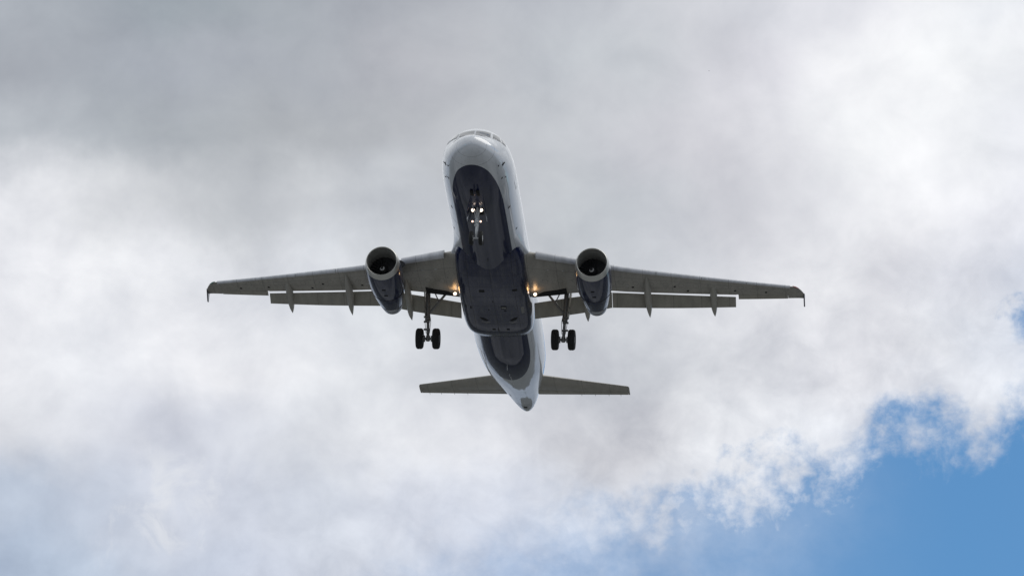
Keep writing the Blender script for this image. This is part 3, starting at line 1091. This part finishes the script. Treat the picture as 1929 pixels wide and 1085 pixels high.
    prof = [(.42, .945), (.5, .955), (.8, .98), (1.3, 1.0), (1.9, 1.0), (2.5, .975), (3.1, .925), (3.7, .85), (4.3, .755), (4.75, .675), (4.75, .62), (4.2, .6)]
    lathe(bm, prof, ec, ax, 64, False, True, .07, 1.6)
    # close the front behind the lip
    engine = make("engine", bm, M['nacelle'], airliner, 40)
    bm = bmesh.new()
    lip = [(.30, .93)]
    for k in range(13):
        a = math.pi * (k / 12)
        lip.append((.17 - .17 * math.sin(a) if 0 < k < 12 else .17, .855 + .06 * math.cos(a)))
    lip = [(.425, .9505), (.30, .935), (.2, .918), (.12, .902), (.06, .884), (.02, .862), (.0, .84), (.015, .818), (.05, .803), (.12, .79), (.2, .782)]
    lathe(bm, lip, ec, ax, 64, False, False, .07, 1.6)
    make("intake_lip", bm, M['lip'], engine, 50)
    bm = bmesh.new()
    lathe(bm, [(.2, .782), (.4, .775), (.7, .785), (1.0, .80), (1.25, .80)], ec, ax, 64, False, False, .07, 1.6)
    make("intake_duct", bm, M['duct'], engine, 50)
    bm = bmesh.new()
    lathe(bm, [(.76, .7835), (.77, .774), (.80, .774), (.81, .7865)], ec, ax, 64, False, False, .07, 1.6)
    make("duct_ring", bm, M['strut'], engine, 30)
    # fan
    bm = bmesh.new()
    lathe(bm, [(1.3, .0), (1.3, .80)], ec, ax, 48, False, False)
    for k in range(22):
        rot = Matrix.Rotation(2 * math.pi * k / 22, 4, 'X')
        q = []
        for r in (.26, .45, .62, .79):
            tw = .28 + .62 * r
            wd = .10 + .05 * r
            q.append((rot @ Vector((wd * .55 * math.cos(tw), -wd * math.sin(tw), r)), rot @ Vector((-wd * .55 * math.cos(tw), wd * math.sin(tw), r))))
        o = ec + ax * 1.14
        vs_ = [(bm.verts.new(o + a), bm.verts.new(o + b)) for a, b in q]
        for a, b in zip(vs_, vs_[1:]):
            bm.faces.new((a[0], a[1], b[1], b[0]))
    make("fan", bm, M['fan'], engine, 30)
    bm = bmesh.new()
    lathe(bm, [(0, .004), (.03, .05), (.1, .105), (.2, .165), (.32, .225), (.42, .255)], Vector((0, 0, 0)), Vector((-1, 0, 0)), 40, True, False)
    sp = make("spinner", bm, M['spinner'], engine, 50)
    sp.location = ec + ax * .74
    # nozzle
    bm = bmesh.new()
    lathe(bm, [(4.7, .67), (4.76, .684), (5.1, .62), (5.5, .535), (5.5, .50), (5.0, .5)], ec, ax, 56, False, True)
    make("exhaust_nozzle", bm, M['nozzle'], engine, 40)
    bm = bmesh.new()
    lathe(bm, [(5.0, .30), (5.35, .26), (5.62, .16), (5.75, .03)], ec, ax, 32, True, True)
    make("exhaust_cone", bm, M['strut'], engine, 40)
    # pylon
    bm = bmesh.new()
    rings = []
    for s, hw, zb, zt in ((11.9, .02, -1.45, -1.36), (12.6, .14, -1.7, -1.12), (13.6, .2, -1.8, -.86), (14.6, .22, -1.8, -.72), (15.8, .2, -1.7, -.82), (16.8, .12, -1.35, -.85), (17.3, .02, -1.0, -.9)):
        rings.append([V(s, sg * 5.78 + hw * math.cos(2 * math.pi * j / 16), (zb + zt) / 2 + (zt - zb) / 2 * math.sin(2 * math.pi * j / 16)) for j in range(16)])
    loft(bm, rings)
    make("pylon", bm, M['nacelle'], engine, 50)
    # chine on the inboard flank
    bm = bmesh.new()
    a = R(38)
    rad = Vector((0, -sg * math.cos(a), math.sin(a)))
    b0 = ec + rad * .97
    prism(bm, [b0 + ax * 1.05, b0 + ax * 1.35 + rad * .2, b0 + ax * 1.8 + rad * .34, b0 + ax * 2.1 + rad * .33, b0 + ax * 2.15 + rad * -.02], .04, ax.cross(rad))
    make("nacelle_strake", bm, M['tip'], engine, 30)
    # cowl latches and drains underneath
    for f, q in ((1.6, .0), (2.3, .05)):
        bm = bmesh.new()
        a = -math.pi / 2 + q
        p = ec + ax * f + Vector((0, math.cos(a), math.sin(a))) * (1.0 if f < 2 else .985)
        box(bm, p, (.10, .2, .03))
        make("drain", bm, M['dark'], engine, 0)
    bm = bmesh.new()
    lathe(bm, [(3.05, .933), (3.055, .9395), (3.09, .936), (3.095, .926)], ec, ax, 56)
    make("cowl_joint", bm, M['dark'], engine, 30)

    # --- tailplane with elevator
    def tail_ring(y, f0, f1, n=12):
        u = (y - 1.0) / (6.2 - 1.0)
        sl, st = 31.22 + u * (34.75 - 31.22), 35.2 + u * (36.0 - 35.2)
        zl, zt = .46 + u * (1.42 - .46), 1.06 + u * (1.46 - 1.06)
        c = st - sl
        r = []
        for k in range(n + 1):
            x = f1 + (f0 - f1) * (k / n)
            r.append((x, 1))
        for k in range(1, n + 1):
            x = f0 + (f1 - f0) * (k / n)
            r.append((x, -1))
        out = []
        for x, sd_ in r:
            x2 = x if f0 > 0 else f1 * (x / f1) ** 1.8
            t = foil(x2, sd_)[1] * .10 * c
            out.append(V(sl + c * x2, sg * y, zl + (zt - zl) * x2 + t))
        return out
    bm = bmesh.new()
    loft(bm, [tail_ring(y, 0, .685) for y in (.2, 1.0, 2, 3, 4, 5, 5.9, 6.14)] )
    tp = make("tailplane", bm, M['tail'], airliner, 35)
    bm = bmesh.new()
    loft(bm, [tail_ring(y, .70, 1.0) for y in (.9, 2, 3, 4, 5, 6.14)])
    make("elevator", bm, M['flap'], tp, 35)
    bm = bmesh.new()
    a = tail_ring(6.15, 0, 1.0)
    c0 = sum(a, Vector()) / len(a)
    te = V(36.0, sg * 6.15, 1.46)
    for y in (3.4, 4.2, 5.0, 5.7):
        wk = bmesh.new()
        u = (y - 1.0) / 5.2
        p0 = V(35.2 + u * .8 - .02, sg * y, 1.06 + u * .4)
        tube(wk, [p0, p0 + Vector((-.22, 0, -.01))], [.012, .006], 6)
        make("static_wick", wk, M['dark'], tp, 0)
    loft(bm, [a, [te + (p - te) * .97 + Vector((0, sg * .05, 0)) for p in a], [te + (p - te) * .86 + Vector((0, sg * .10, 0)) for p in a]])
    make("tailplane_tip", bm, M['tail'], tp, 35)

# --- fin and rudder
def fin_ring(z, f0, f1, n=12):
    u = (z - 1.7) / (7.85 - 1.7)
    sl, st = 30.0 + u * (34.9 - 30.0), 35.9 + u * (37.0 - 35.9)
    c = st - sl
    r = [(f1 + (f0 - f1) * k / n, 1) for k in range(n + 1)] + [(f0 + (f1 - f0) * k / n, -1) for k in range(1, n + 1)]
    out = []
    for x, sd_ in r:
        x2 = x if f0 > 0 else f1 * (x / f1) ** 1.8
        out.append(V(sl + c * x2, foil(x2, sd_)[1] * .10 * c, z))
    return out


bm = bmesh.new()
loft(bm, [fin_ring(z, 0, .69) for z in (1.4, 2.5, 4, 5.5, 7, 7.85)])
fin = make("tail_fin", bm, M['nacelle'], airliner, 35)
bm = bmesh.new()
loft(bm, [fin_ring(z, .695, 1.0) for z in (2.2, 4, 5.5, 7, 7.8)])
make("rudder", bm, M['nacelle'], fin, 35)

# --- nose landing gear
top, axle = V(4.95, 0, -2.0), V(5.12, 0, -3.80)
d = axle - top
bm = bmesh.new()
tube(bm, [top, top + d * .42], [.085, .085], 16)
tube(bm, [top + d * .42, top + d * .44, top + d * .50, top + d * .52], [.085, .12, .12, .075], 16)
tube(bm, [top + d * .5, top + d * .98], [.062, .062], 14)
tube(bm, [axle + Vector((0, -.27, 0)), axle + Vector((0, .27, 0))], .05, 12)
for q in (-.19, .19):                         # drag stay legs and lamp brackets
    tube(bm, [V(4.6, q * 1.3, -2.05), V(4.88, q * .35, -2.62)], [.03, .03], 8)
    tube(bm, [top + d * .5, top + d * .5 + Vector((.1, q * 1.1, 0.0))], .025, 8)
    tube(bm, [top + d * .16, top + d * .16 + Vector((.08, q * 1.1, 0.02))], .03, 8)
tube(bm, [top + d * .55 + Vector((.09, .05, 0)), top + d * .75 + Vector((.2, .03, 0)), top + d * .95 + Vector((.07, 0, 0))], .028, 8)
tube(bm, [top + d * .1 + Vector((.05, .10, 0)), top + d * .5 + Vector((.05, .13, 0)), top + d * .8 + Vector((.04, .07, 0))], .014, 6)
for f in (.34, .60):
    box(bm, top + d * f + Vector((.05, 0, 0)), (.1, .22, .09))
nose = make("nose_landing_gear", bm, M['strut_white'], airliner, 35)
for q in (-1, 1):
    c = axle + Vector((0, q * .26, 0))
    bm = bmesh.new()
    lathe(bm, [(-.085, .18), (-.108, .24), (-.11, .30), (-.09, .36), (-.05, .382), (-.02, .386), (.02, .386), (.05, .382), (.09, .36), (.11, .30), (.108, .24), (.085, .18)], c, Vector((0, 1, 0)), 40, True, True)
    make("tyre", bm, M['tyre'], nose, 50)
    bm = bmesh.new()
    lathe(bm, [(-.10, .04), (-.10, .15), (-.085, .178), (.085, .178), (.10, .15), (.10, .04)], c, Vector((0, 1, 0)), 28, True, True)
    make("wheel_hub", bm, M['strut_white'], nose, 35)
    # aft doors hang either side of the leg
    bm = bmesh.new()
    prism(bm, [V(4.35, q * .40, -2.0), V(5.75, q * .40, -2.02), V(5.72, q * .52, -2.55), V(4.55, q * .52, -2.55)], .035, Vector((0, 1, .2)))
    make("gear_door", bm, M['nacelle'], nose, 30)
    bm = bmesh.new()
    prism(bm, [V(5.0, q * .445, -2.22), V(5.2, q * .445, -2.24), V(5.2, q * .53, -2.75), V(4.98, q * .53, -2.72)], .03, Vector((0.25, 1, .2)))
    make("door_link", bm, M['frame'], nose, 30)
    # lamps on the leg
    for f, rr, mt, z in ((.14, .095, 'lamp', 0), (.5, .055, 'lamp_warm', 0)):
        lp = top + d * f + Vector((.13, q * .22, 0))
        bm = bmesh.new()
        lathe(bm, [(-.12, rr * .35), (-.08, rr * .85), (0, rr * 1.12), (0, rr)], lp, Vector((1, 0, -.06)), 20, True, False)
        la = make("taxi_lamp", bm, M['strut'], nose)
        bm = bmesh.new()
        lathe(bm, [(.012, .0), (.012, rr * .5), (-.002, rr)], lp, Vector((1, 0, -.06)), 20)
        make("lens", bm, M[mt], la)
# nose gear bay: dark sheet on the belly skin, painting the shade inside
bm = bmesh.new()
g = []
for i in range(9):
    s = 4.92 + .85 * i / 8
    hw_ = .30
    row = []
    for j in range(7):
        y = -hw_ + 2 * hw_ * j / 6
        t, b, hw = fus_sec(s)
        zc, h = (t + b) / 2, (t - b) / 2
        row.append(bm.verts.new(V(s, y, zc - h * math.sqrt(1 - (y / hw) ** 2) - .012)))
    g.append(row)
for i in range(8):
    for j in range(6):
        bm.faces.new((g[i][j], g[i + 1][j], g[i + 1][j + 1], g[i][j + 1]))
make("gear_bay_shade", bm, M['dark'], nose, 0)
for q in (-.25, .08):
    bm = bmesh.new()
    t, b, hw = fus_sec(3.7)
    box(bm, V(3.35, q + .08, b + .01), (.55, .17, .06))
    make("vent", bm, M['dark'], fuselage, 0)


# ------------------------------------------------------------------ the tiny bird far behind
bird_bm = bmesh.new()
body = [(-.16, .004), (-.11, .03), (-.02, .042), (.08, .035), (.13, .022), (.17, .004)]
lathe(bird_bm, body, Vector((0, 0, 0)), Vector((1, 0, 0)), 12, True, True)
for q in (-1, 1):
    pts = [Vector((.07, q * .02, .01)), Vector((.09, q * .14, .05)), Vector((.02, q * .31, .03)), Vector((-.03, q * .20, .04)), Vector((-.05, q * .02, .01))]
    prism(bird_bm, pts, .012, Vector((0, 0, 1)))
prism(bird_bm, [Vector((-.13, -.02, 0)), Vector((-.24, -.05, 0)), Vector((-.24, .05, 0)), Vector((-.13, .02, 0))], .012, Vector((0, 0, 1)))
bird = make("bird", bird_bm, simple("bird plumage", (0.06, 0.055, 0.05), 0.7), None)
bird['label'] = "tiny distant dark bird gliding high in the pale cloud right of the airliner nose"
bird['category'] = "bird"
ba, be, bd = R(2.46), R(25.72), 1500.0
bird.location = (math.sin(ba) * math.cos(be) * bd, math.cos(ba) * math.cos(be) * bd, math.sin(be) * bd + 1.7)
bird.rotation_euler = (R(10), R(-8), R(35))

# ------------------------------------------------------------------ ground far below, which lights the undersides
bm = bmesh.new()
N = 96
rr = [0.0, 60, 150, 300, 600, 1200, 2500, 5000, 9000, 15000]
prev = [bm.verts.new((0, 0, 0))]
for r in rr[1:]:
    cur = [bm.verts.new((r * math.cos(2 * math.pi * k / N), r * math.sin(2 * math.pi * k / N), 0)) for k in range(N)]
    for k in range(N):
        if len(prev) == 1:
            bm.faces.new((prev[0], cur[k], cur[(k + 1) % N]))
        else:
            bm.faces.new((prev[k], cur[k], cur[(k + 1) % N], prev[(k + 1) % N]))
    prev = cur
m, t, p = material("dry airfield grass")
co = objco(t)
a = t.noise(co, .009, 7, .62)
b = t.noise(co, .3, 6, .6)
col = t.ramp(a, [(.36, (.085, .092, .085)), (.47, (.165, .17, .168)), (.56, (.215, .22, .222)), (.66, (.32, .328, .335))], 'EASE')
f = t.lin(b, .3, .7, .8, 1.2)
t.l.new(t.mix(1.0, col, t.xyz(f, f, f), 'MULTIPLY'), p.inputs['Base Color'])
p.inputs['Roughness'].default_value = .95
ground = make("ground", bm, m, None, 0, 'structure')

# woods round the airfield: one rolling canopy mass beyond the open ground
bm = bmesh.new()
rows = []
NW = 240
for i, r in enumerate((500, 504, 530, 590, 690, 860, 1200, 1800, 3000, 5200)):
    row = []
    for k in range(NW):
        a = 2 * math.pi * k / NW
        h = 0.0 if i == 0 else random.uniform(10, 19) + (6 if i > 4 else 0) + (random.uniform(90, 130) if i == 8 else 0) + (random.uniform(220, 330) if i == 9 else 0)  # far rows raised into added, unseen hills that block the low bright sky
        q = r * (1 + .06 * math.sin(3 * a + 1) + .03 * math.sin(11 * a))
        row.append(bm.verts.new((q * math.cos(a), q * math.sin(a) + 120, h)))
    rows.append(row)
for a, b in zip(rows, rows[1:]):
    for k in range(NW):
        j = (k + 1) % NW
        bm.faces.new((a[k], a[j], b[j], b[k]))
make("woodland", bm, simple("dark foliage", (0.014, 0.018, 0.013), 0.95, 0, 0, .4, .05), None, 0, 'stuff')
